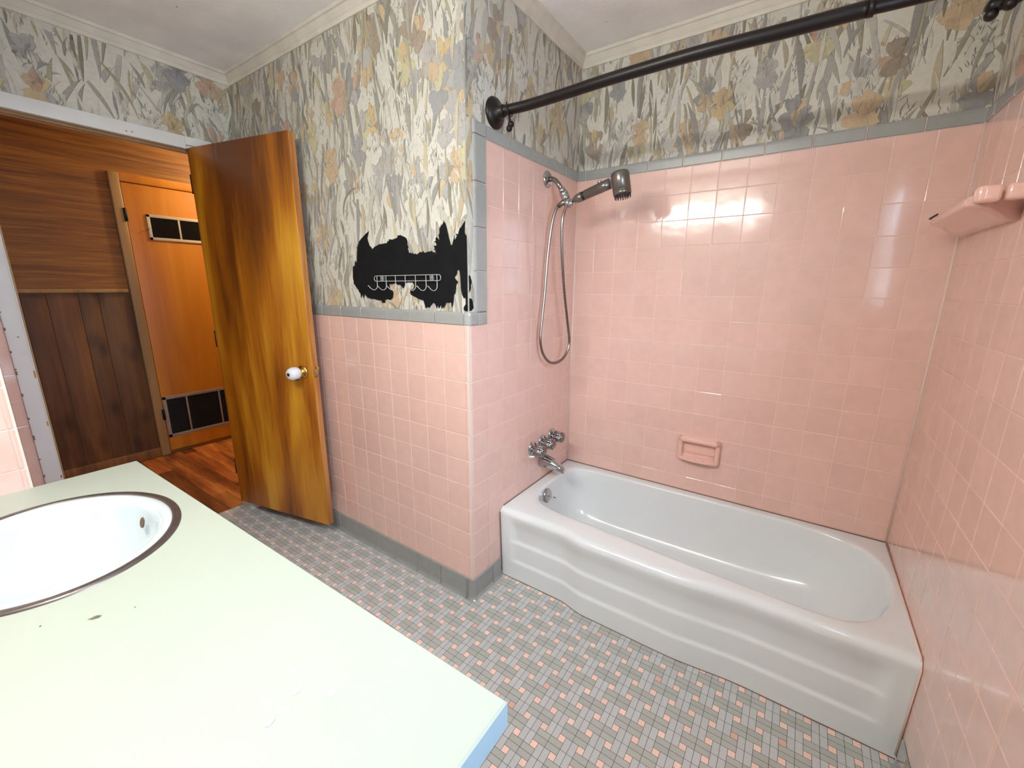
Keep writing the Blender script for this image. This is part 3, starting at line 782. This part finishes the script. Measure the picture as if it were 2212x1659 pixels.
m = MB(); m.tube([oc+ax_*.008, oc+ax_*.02+Vector((0, .004, -.004)), oc+ax_*.045+Vector((0, .01, -.012))], .0035, M['chrome'], 8); m.build('trip_lever', op)
m = MB(); m.lathe([(0, .026), (.003, .026), (.004, .02), (.002, .0)], (.27, .545, .067), (0, 0, 1), M['chrome'], 24); m.build('drain', tub)
# dark caulk line at floor and walls (part of the tub edge)
m = MB()
m.tube([(x/40*X1+.002, yface(max(.003, x/40*X1), 0)-.001, .0012) for x in range(41)], .0016, M['grout_dark'], 5)
m.tube([(.006, YB-.0055, ZR+.001), (XR*.5, YB-.0055, ZR+.001), (XR-.006, YB-.0055, ZR+.001)], .0028, M['grout_dark'], 5)
m.tube([(XR-.0055, YB-.006, ZR+.001), (XR-.0055, .21, ZR), (XR-.005, .190, .33), (XR-.005, .205, .02)], .0028, M['grout'], 5)
m.tube([(.0055, YB-.006, ZR+.001), (.0055, .22, ZR), (.005, .190, .33), (.005, .205, .02)], .002, M['grout_dark'], 5)
m.build('caulk', tub)

# ================================================================== TAPS AND SHOWER
labs = ['chrome fluted tub tap handle nearest the room, leftmost of three', 'chrome fluted tub tap handle in the middle of the row above the spout', 'chrome fluted tub tap handle nearest the long tiled wall, rightmost of three']
for k, (y, z) in enumerate(((.462, .553), (.556, .560), (.655, .567))):
    t = thing('tub_tap', labs[k], 'tap', (0, y, z), 'tap handles over the tub')
    m = MB(); m.lathe([(.0024, .035), (.005, .036), (.009, .034), (.013, .026), (.016, .014), (.026, .012)], (0, y, z), (1, 0, 0), M['chrome'], 32); m.build('escutcheon', t)
    m = MB(); m.lathe([(.016, .013), (.021, .021), (.026, .0265), (.070, .0255)], (0, y, z), (1, 0, -.04), M['acryl'], 48, lobes=8, amp=.13)
    m.lathe([(.070, .0235), (.074, .022), (.0765, .014), (.077, .0)], (0, y, z), (1, 0, -.04), M['nickel'], 32, cap=False); m.build('knob', t)
m = MB(); R = []
for x, zc, ry, rt, rb in ((.0026, .461, .030, .034, .033), (.006, .461, .033, .037, .036), (.03, .460, .0325, .0345, .034), (.06, .458, .031, .030, .031), (.085, .455, .0285, .024, .027), (.105, .451, .025, .019, .025), (.12, .446, .021, .014, .024), (.130, .440, .016, .009, .022), (.136, .433, .009, .004, .016)):
    R.append([(x, .553+ry*math.cos(2*PI*k/28), zc+(rt if math.sin(2*PI*k/28) > 0 else rb)*math.sin(2*PI*k/28)) for k in range(28)])
m.rings(R, M['nickel']); sp = m.build('tub_spout'); tag(sp, 'tapered chrome tub spout below the three tap handles', 'spout')
sp.data.materials[0] = M['chrome']

sa = thing('shower_fixture', 'chrome shower arm with round wall flange and diverter under the grey tile border', 'shower arm', (0, .55, 1.797))
m = MB(); m.lathe([(.0024, .036), (.006, .035), (.012, .027), (.015, .014)], (0, .55, 1.797), (1, 0, 0), M['chrome'], 32); m.build('flange', sa)
m = MB(); m.tube([(.01, .55, 1.797), (.03, .55, 1.795), (.045, .55, 1.787), (.058, .55, 1.772), (.076, .55, 1.748)], .0105, M['nickel'], 16); m.build('pipe', sa)
m = MB(); dv = Vector((.022, 0, -.037)).normalized()
m.lathe([(0, .013), (.004, .0155), (.014, .0155), (.018, .013)], (.074, .55, 1.751), dv, M['chrome'], 12)
m.lathe([(.018, .013), (.02, .0185), (.034, .0195), (.036, .017), (.038, .0185), (.054, .017), (.058, .013)], (.074, .55, 1.751), dv, M['chrome'], 24)
m.build('swivel_nut', sa)
m = MB(); m.tube([(.100, .55, 1.706), (.108, .55, 1.69), (.112, .55, 1.672)], .0165, M['chrome'], 20)
m.tube([(.108, .55, 1.690), (.085, .545, 1.692), (.066, .542, 1.678)], [.012, .012, .010], M['nickel'], 14)
m.tube([(.110, .55, 1.682), (.134, .55, 1.690)], .015, M['chrome'], 16); m.build('diverter', sa)
hs_ = thing('hand_shower', 'dark grey handheld shower with a drum-shaped head and black bristles', 'shower head', (.14, .55, 1.69))
d_ = Vector((.170, 0, .050)).normalized()
def al(t): return Vector((.138, .55, 1.698))+d_*t
m = MB(); m.lathe([(-.004, .008), (.004, .013), (.018, .0185), (.040, .0195), (.0405, .0188)], al(0), d_, M['gun'], 24)
m.lathe([(.0405, .0182), (.052, .0182)], al(0), d_, M['blackpl'], 24, cap=False)
m.lathe([(.052, .0188), (.0525, .0195), (.12, .0205), (.1205, .0212), (.168, .0215)], al(0), d_, M['gun'], 24)
m.build('handle', hs_)
m = MB(); m.lathe([(0, .009), (.008, .009), (.010, .007)], al(.124)+Vector((-.004, 0, .018)), (-.28, 0, .96), M['chrome'], 16); m.build('button', hs_)
hd = Vector((.345, .55, 1.738)); ha = Vector((.20, 0, -.98)).normalized()
m = MB(); m.lathe([(-.046, .030), (-.044, .034), (-.036, .0365), (.026, .0365), (.0265, .0355), (.029, .0355), (.0295, .0365), (.040, .036), (.044, .033)], hd, ha, M['gun'], 36)
m.lathe([(-.047, .0), (-.0462, .030)], hd, ha, M['blackpl'], 36, cap=False)
head = m.build('shower_head', hs_)
m = MB(); u_ = ha.orthogonal().normalized(); w_ = ha.cross(u_)
m.lathe([(.044, .0335), (.0445, 0)], hd, ha, M['blackpl'], 30, cap=False)
for rad, cnt in ((.031, 22), (.020, 12), (.009, 6)):
    for k in range(cnt):
        a = 2*PI*k/cnt; p = hd+u_*rad*math.cos(a)+w_*rad*math.sin(a)
        m.tube([p+ha*.040, p+ha*.057], [.0022, .0012], M['blackpl'], 6)
m.build('bristles', head)
HOSE = [(.066, .542, 1.680), (.056, .532, 1.655), (.048, .524, 1.61), (.04, .517, 1.534), (.036, .510, 1.454), (.035, .492, 1.291), (.035, .468, 1.145), (.036, .463, 1.092), (.04, .477, 1.035), (.052, .507, .993), (.066, .553, .976), (.08, .604, .990), (.09, .638, 1.033), (.092, .646, 1.082), (.092, .623, 1.159), (.092, .572, 1.332), (.093, .538, 1.493), (.096, .527, 1.608), (.104, .537, 1.665), (.110, .545, 1.682)]
def cr3(P, n=10):
    out = []
    for i in range(len(P)-1):
        p0, p1, p2, p3 = [Vector(P[max(0, min(len(P)-1, q))]) for q in (i-1, i, i+1, i+2)]
        for k in range(n):
            t = k/n; out.append(.5*(2*p1+(p2-p0)*t+(2*p0-5*p1+4*p2-p3)*t*t+(3*p1-p0-3*p2+p3)*t**3))
    out.append(Vector(P[-1])); return out
hp = cr3(HOSE, 22)
m = MB(); m.tube(hp, [.0068 if k % 2 else .0058 for k in range(len(hp))], M['nickel'], 12)
hose = m.build('shower_hose'); tag(hose, 'ribbed metal shower hose hanging in a long loop beside the taps', 'hose')

# ================================================================== SHOWER ROD
rd = thing('shower_rod', 'black telescoping shower curtain rod spanning above the tub', 'curtain rod', (0, .17, 1.945))
rod = [(.03, .162, 1.944), (.12, .176, 1.946), (.24, .178, 1.949), (.43, .165, 1.95), (.68, .158, 1.95), (.89, .170, 1.95), (1.05, .176, 1.95)]
m = MB(); m.tube(cr3(rod, 6), .0172, M['bronze'], 20); m.lathe([(0, .0185), (.012, .0185)], (1.045, .1755, 1.95), (1, .06, 0), M['bronze'], 20); m.build('outer_tube', rd)
m = MB(); m.tube(cr3([(1.04, .1755, 1.95), (1.15, .186, 1.95), (1.38, .196, 1.95)], 6), .0140, M['bronze'], 20); m.build('inner_tube', rd)
for x, sx, y in ((.0005, 1, .160), (XR-.001, -1, .197)):
    m = MB(); m.lathe([(0, .052), (.004, .053), (.010, .050), (.018, .040), (.024, .026), (.030, .021), (.044, .020), (.046, .0175)], (x, y, 1.942), (sx, 0, 0), M['bronze'], 36); m.build('end_flange', rd)
for x, y, lb in ((.066, .166, 'dark bronze curtain ring with two ball ends beside the left rod flange'), (1.262, .192, 'dark bronze curtain ring on the rod at the top right corner of the picture')):
    k = thing('curtain_ring', lb, 'curtain ring', (x, y, 1.95), 'curtain rings left on the rod')
    m = MB(); pts = [(x+.002*math.sin(a*2), y+.022*math.sin(a), 1.945+.024*math.cos(a)) for a in [2*PI*i/24 for i in range(3, 22)]]
    m.tube(pts, .0022, M['bronze'], 8)
    m.tube([(x, y-.008, 1.925), (x+.006, y-.014, 1.905), (x+.004, y-.010, 1.893)], .002, M['bronze'], 8); m.build('wire_loop', k)
    if x > 1:
        m = MB(); m.tube([(x-.018, y+.006, 1.903), (x-.010, y+.008, 1.902), (x+.02, y+.012, 1.908), (x+.05, y+.010, 1.920)], [.009, .013, .0145, .011], M['bronze'], 14); m.build('glide_bar', k)
    for dx, dy, dz in ((.013, -.012, 1.890), (-.008, .008, 1.886)):
        m = MB(); bm = bmesh.new(); bmesh.ops.create_uvsphere(bm, u_segments=16, v_segments=10, radius=.0115)
        for v in bm.verts: v.co += Vector((x+dx, y+dy, dz))
        m.bm(bm, M['bronze'], smooth=True); m.tube([(x+dx, y+dy, dz+.006), (x+dx*.6, y+dy, dz+.03)], .002, M['bronze'], 6); m.build('ball_end', k)

# ================================================================== SOAP DISH on the long wall
m = MB()
sx0, sx1, sz0, sz1 = .604, .788, .516, .642
sd = thing('soap_dish', 'small pink ceramic soap dish low on the long tiled wall', 'soap dish', ((sx0+sx1)/2, YB, sz0))
def rrect(x0, x1, z0, z1, r, y, n=6):
    P = []
    for cx_, cz_, a0 in ((x1-r, z1-r, 0), (x0+r, z1-r, PI/2), (x0+r, z0+r, PI), (x1-r, z0+r, 3*PI/2)):
        for k in range(n+1): a = a0+PI/2*k/n; P.append((cx_+r*math.cos(a), y, cz_+r*math.sin(a)))
    return P
def inset(d, y, r, dt=0, db=0): return rrect(sx0+d, sx1-d, sz0+d+db, sz1-d-dt, r, y)
R = [inset(0, YB-.002, .018), inset(0, YB-.018, .018), inset(.002, YB-.027, .018), inset(.007, YB-.033, .017), inset(.012, YB-.034, .014), inset(.018, YB-.030, .010), inset(.021, YB-.020, .008, 0, .004), inset(.022, YB-.004, .006, 0, .004)]
m.rings(R, M['pinkc'], cap=False); P = R[-1]; m.face(P, M['pinkc']); m.build('frame', sd)
# top hood and projecting tray lip
m = MB(); m.tube([(sx0+.010, YB-.026, sz1-.013), (sx0+.022, YB-.034, sz1-.012), (sx1-.022, YB-.034, sz1-.012), (sx1-.010, YB-.026, sz1-.013)], .0125, M['pinkc'], 16); m.build('hood', sd)
m = MB(); R = []
for k in range(29):
    t = k/28; x = sx0+.006+(sx1-sx0-.012)*t
    wv = .0032*math.cos(t*2*PI*5) if .2 < t < .8 else 0
    e = math.sin(PI*t)**.25
    R.append([(x, YB-.006, sz0+.004), (x, YB-.034*e, sz0+.004), (x, YB-.054*e, sz0+.012), (x, YB-.058*e, sz0+.021), (x, YB-.053*e, sz0+.0255+wv), (x, YB-.044*e, sz0+.020+wv), (x, YB-.022, sz0+.016), (x, YB-.006, sz0+.024)])
m.rings(R, M['pinkc']); m.build('tray', sd)
m = MB(); m.tube([(sx0+.024, YB-.008, sz0+.045), (sx1-.024, YB-.008, sz0+.045)], .0035, M['pinkc'], 10); m.build('rib', sd)

# ================================================================== CERAMIC SHELF on the right wall
sh = thing('ceramic_shelf', 'pale pink ceramic shelf with a flat front lip high on the right wall', 'shelf', (XR, .55, 1.53))
m = MB(); R = []
for t in [i/24 for i in range(25)]:
    y = .285+.42*t; e = min(1, (min(t, 1-t)/.06))**.5 if 0 < t < 1 else .0
    xt = 1.306+.012*(1-e); yw = y+.07
    R.append([(XR-.001, yw, 1.568), (xt+.010, y+.01, 1.552), (xt+.002, y, 1.550), (xt-.001, y, 1.547), (xt-.001, y, 1.530), (xt+.003, y, 1.526), (xt+.03, y+.02, 1.519), (XR-.04, yw-.01, 1.503), (XR-.02, yw, 1.497), (XR-.001, yw, 1.496)])
m.rings(R, M['pinkc']); m.build('tray', sh)
m = MB(); m.box((1.309, .262, 1.528), (1.352, .298, 1.566), M['pinkc'], bev=.009); m.box((1.357, .262, 1.530), (1.408, .298, 1.566), M['pinkc'], bev=.009); m.build('end_block', sh)
m = MB(); m.box((1.3040, .600, 1.5455), (1.3075, .70, 1.5505), M['dark']); m.build('slot', sh)

# ================================================================== VANITY
va = thing('vanity_cabinet', 'pale painted vanity cabinet under the green countertop', 'cabinet', (.07, -1.14, 0))
m = MB()
for lo, hi in (((-.598, -.900, .09), (.735, -.885, .7615)), ((-.598, YF+.002, .09), (.735, YF+.014, .7615)), ((-.598, YF+.014, .09), (-.582, -.900, .7615)), ((.719, YF+.014, .09), (.735, -.900, .7615)), ((-.582, YF+.014, .09), (.719, -.900, .106))):
    m.box(lo, hi, M['cabinet'], bev=.0015)
m.build('body', va)
m = MB(); m.box((-.598, YF+.002, 0), (.72, -.94, .09), M['cabinet']); m.build('toe_kick', va)
for x0 in (-.57, -.14, .29):
    m = MB(); m.box((x0, -.885, .13), (x0+.41, -.868, .72), M['cabinet'], bev=.004); dd = m.build('cabinet_door', va)
    m = MB(); m.lathe([(0, .006), (.01, .006), (.014, .013), (.022, .013), (.026, .006)], (x0+.37, -.868, .62), (0, 1, 0), M['nickel'], 16); m.build('knob', dd)
# countertop with oval cut-out
ZT = .806
SC = Vector((-.207, -1.098)); SA, SB = .243, .207
b = MB(); outl = [(-.605, -.861), (.765, -.836), (.765, YF+.001), (-.605, YF+.001)]
K = 128; dirs = [(math.cos(2*PI*k/K), math.sin(2*PI*k/K)) for k in range(K)]
for cx_, cy_ in outl:
    dx, dy = cx_-SC.x, cy_-SC.y; L = math.hypot(dx, dy)
    j = max(range(K), key=lambda q: dirs[q][0]*dx/L+dirs[q][1]*dy/L); dirs[j] = (dx/L, dy/L)
def ell(d, a, b_): s = 1/math.sqrt((d[0]/a)**2+(d[1]/b_)**2); return (SC.x+d[0]*s, SC.y+d[1]*s)
OC = [cast(outl, d[0], d[1], SC.x, SC.y) for d in dirs]
def shrink(p, e):
    return (max(-.605, min(.765-e, p[0])), min(p[1], -.861+(p[0]+.605)*.025/1.37-e))
R = [[(*ell(d, SA-.012, SB-.012), ZT-.003) for d in dirs], [(*ell(d, SA-.012, SB-.012), ZT) for d in dirs], [(*shrink(p, .003), ZT) for p in OC], [(*p, ZT-.0035) for p in OC]]
b.rings(R, M['laminate'], cap=False, smooth=False)
R = [[(*p, ZT-.0035) for p in OC], [(*p, ZT-.0035-.04) for p in OC]]
b.rings(R, M['lamedge_daylit'], cap=False, smooth=False)
R = [[(*p, ZT-.0435) for p in OC], [(*ell(d, SA+.02, SB+.02), ZT-.0435) for d in dirs]]
b.rings(R, M['laminate'], cap=False, smooth=False)
ct = b.build('countertop'); tag(ct, 'pale green laminate countertop with an oval sink cut-out', 'countertop')
m = MB(); rs = random.Random(3)
def blot(cx_, cy_, rx, ry, mt, rot=0, z=.0004):
    P = []
    for k in range(14):
        a = 2*PI*k/14; q = 1+rs.uniform(-.25, .25); x = rx*q*math.cos(a); y = ry*q*math.sin(a)
        P.append((cx_+x*math.cos(rot)-y*math.sin(rot), cy_+x*math.sin(rot)+y*math.cos(rot), ZT+z))
    m.face(P, mt)
for a in ((.136, -1.104, .0085, .004, M['stain'], 1.1), (.09, -1.158, .0025, .0015, M['stain']), (.16, -1.06, .002, .001, M['stain'])):
    m = MB(); blot(*a); m.build('burn_mark', ct)
for q_ in range(5):
    m = MB(); blot(.53+rs.uniform(-.06, .05), -1.0+rs.uniform(-.03, .04), rs.uniform(.003, .010), rs.uniform(.002, .006), M['smudge'], rs.uniform(0, 3), .0004+q_*.00012); m.build('smudge', ct)
sk = thing('sink', 'white oval drop-in sink with a tarnished steel rim set in the countertop', 'sink', (SC.x, SC.y, ZT))
D2 = [(math.cos(2*PI*k/96), math.sin(2*PI*k/96)) for k in range(96)]
m = MB(); m.rings([[(*ell(d, SA-e, SB-e), ZT+z) for d in D2] for e, z in ((0, .0003), (.001, .003), (.005, .0045), (.012, .0045), (.017, .003), (.0185, -.002))], M['steelring'], cap=False); m.build('steel_rim', sk)
m = MB(); P = [(.0165, .0015), (.020, .004), (.026, .0045), (.034, .0035), (.040, -.002), (.046, -.014), (.052, -.035), (.060, -.06), (.072, -.088), (.09, -.112), (.115, -.13), (.145, -.141), (.175, -.146), (.195, -.148)]
m.rings([[(*ell(d, SA-e, max(SB-e*(SB/SA if e > .05 else 1), .02)), ZT+z) for d in D2] for e, z in P], M['sinkp'], cap=False)
m.rings([[(*ell(d, SA-.195, SB-.166), ZT-.148) for d in D2], [(*ell(d, .012, .012), ZT-.15) for d in D2]], M['sinkp'], cap=False); bowl = m.build('bowl', sk)
m = MB(); m.lathe([(0, .022), (.003, .022), (.004, .016), (.002, 0)], (SC.x, SC.y, ZT-.150), (0, 0, 1), M['chrome'], 24); m.build('drain', sk)
m = MB(); oo = Vector((-.231, -.9525, ZT-.034)); on = Vector((.05, -1, .28)).normalized()
m.lathe([(0, .013), (.0015, .012), (.002, .008), (.0005, .0)], oo, on, M['rust'], 16); of = m.build('overflow_hole', sk); of['label'] = 'rust-stained overflow hole'

# vanity light bar (above the mirror line, behind the camera)
vl = thing('vanity_light', 'long frosted light bar on the wall above the vanity', 'light fixture', (.21, YF, 2.0))
m = MB(); m.box((-.24, YF+.0015, 1.955), (.66, YF+.045, 2.075), M['chrome'], bev=.004); m.build('backplate', vl)
m = MB(); m.box((-.20, YF+.046, 1.965), (.63, YF+.115, 2.045), M['bulb'], bev=.012); m.build('diffuser', vl)

# window in the right wall, with blind
b = MB()
for (y0, y1, z0, z1) in ((WY0-.06, WY0, WZ0-.06, WZ1+.06), (WY1, WY1+.06, WZ0-.06, WZ1+.06), (WY0, WY1, WZ1, WZ1+.06), (WY0, WY1, WZ0-.06, WZ0)):
    b.box((XR-.014, y0, z0), (XR+.002, y1, z1), M['paint'], bev=.003)
for (y0, y1, z0, z1) in ((WY0, WY0+.03, WZ0, WZ1), (WY1-.03, WY1, WZ0, WZ1), (WY0, WY1, WZ1-.03, WZ1), (WY0, WY1, WZ0, WZ0+.03), (WY0, WY1, 1.585, 1.615)):
    b.box((XR+.07, y0, z0), (XR+.1, y1, z1), M['paint'])
wn = struct(b.build('window_1'))
bl = thing('window_blind', 'white slatted blind in the window of the right wall', 'blind', (XR+.03, (WY0+WY1)/2, WZ1))
m = MB(); m.box((XR+.012, WY0+.004, WZ1-.035), (XR+.05, WY1-.004, WZ1-.004), M['blind']); m.build('head_rail', bl)
z = WZ1-.05; sl = MB()
while z > WZ0+.015:
    a = math.radians(28); dx, dz = .0125*math.cos(a), .0125*math.sin(a); xc = XR+.03
    sl.face([(xc-dx, WY0+.006, z-dz), (xc+dx, WY0+.006, z+dz), (xc+dx, WY1-.006, z+dz), (xc-dx, WY1-.006, z-dz)], M['blind']); z -= .022
sl.build('slats', bl)

# ================================================================== LIGHT
def area(name, loc, rot, sx, sy, p, c, spread=PI):
    L = bpy.data.lights.new(name, 'AREA'); L.shape = 'RECTANGLE'; L.size = sx; L.size_y = sy; L.energy = p; L.color = c; L.spread = spread
    o = bpy.data.objects.new(name, L); o.location = loc; o.rotation_euler = rot; COL.objects.link(o); return o
area('daylight', (XR+.16, (WY0+WY1)/2, (WZ0+WZ1)/2+.02), (0, PI/2, 0), .78, .62, 52, (.64, .81, 1.0))
area('vanity_glow', (.21, YF+.13, 1.96), (math.radians(35), 0, 0), .82, .06, 18, (1.0, .98, .92))
area('ceiling_fill', (.21, YF+.09, 2.06), (math.radians(180), 0, 0), .82, .06, 10, (1.0, .97, .93))  # added fill above the light bar, aimed up to brighten the ceiling
hl = bpy.data.lights.new('hall_lamp', 'POINT'); hl.energy = 36; hl.color = (1.0, .74, .42); hl.shadow_soft_size = .05
ho = bpy.data.objects.new('hall_lamp', hl); ho.location = (-2.70, .80, 2.2); COL.objects.link(ho)
w = bpy.data.worlds.new('World'); bpy.context.scene.world = w; w.use_nodes = True
w.node_tree.nodes['Background'].inputs[0].default_value = (.60, .78, 1.0, 1); w.node_tree.nodes['Background'].inputs[1].default_value = 1.5

# ================================================================== CAMERA
cam = bpy.data.cameras.new('camera'); co = bpy.data.objects.new('camera', cam); COL.objects.link(co)
Rm = [(0.8240631104844812, 0.5664641541469037, 0.006192899585395803), (0.13390786816912284, -0.18415694312151923, -0.9737324597354955), (-0.5504440687127464, 0.8032462775306031, -0.22761095064207007)]
C = Vector((1.01452854, -1.19447815, 1.33293754))
mt = Matrix(((Rm[0][0], -Rm[1][0], -Rm[2][0], C.x), (Rm[0][1], -Rm[1][1], -Rm[2][1], C.y), (Rm[0][2], -Rm[1][2], -Rm[2][2], C.z), (0, 0, 0, 1)))
co.matrix_world = mt
cam.sensor_width = 36; cam.sensor_fit = 'HORIZONTAL'; cam.lens = 36*900.7887/2212; cam.clip_start = .02
sc = bpy.context.scene; sc.camera = co
sc.view_settings.view_transform = 'Standard'; sc.view_settings.look = 'None'; sc.view_settings.exposure = 0.02; sc.view_settings.gamma = 1.10
sc.cycles.max_bounces = 8; sc.cycles.diffuse_bounces = 5; sc.cycles.use_denoising = True
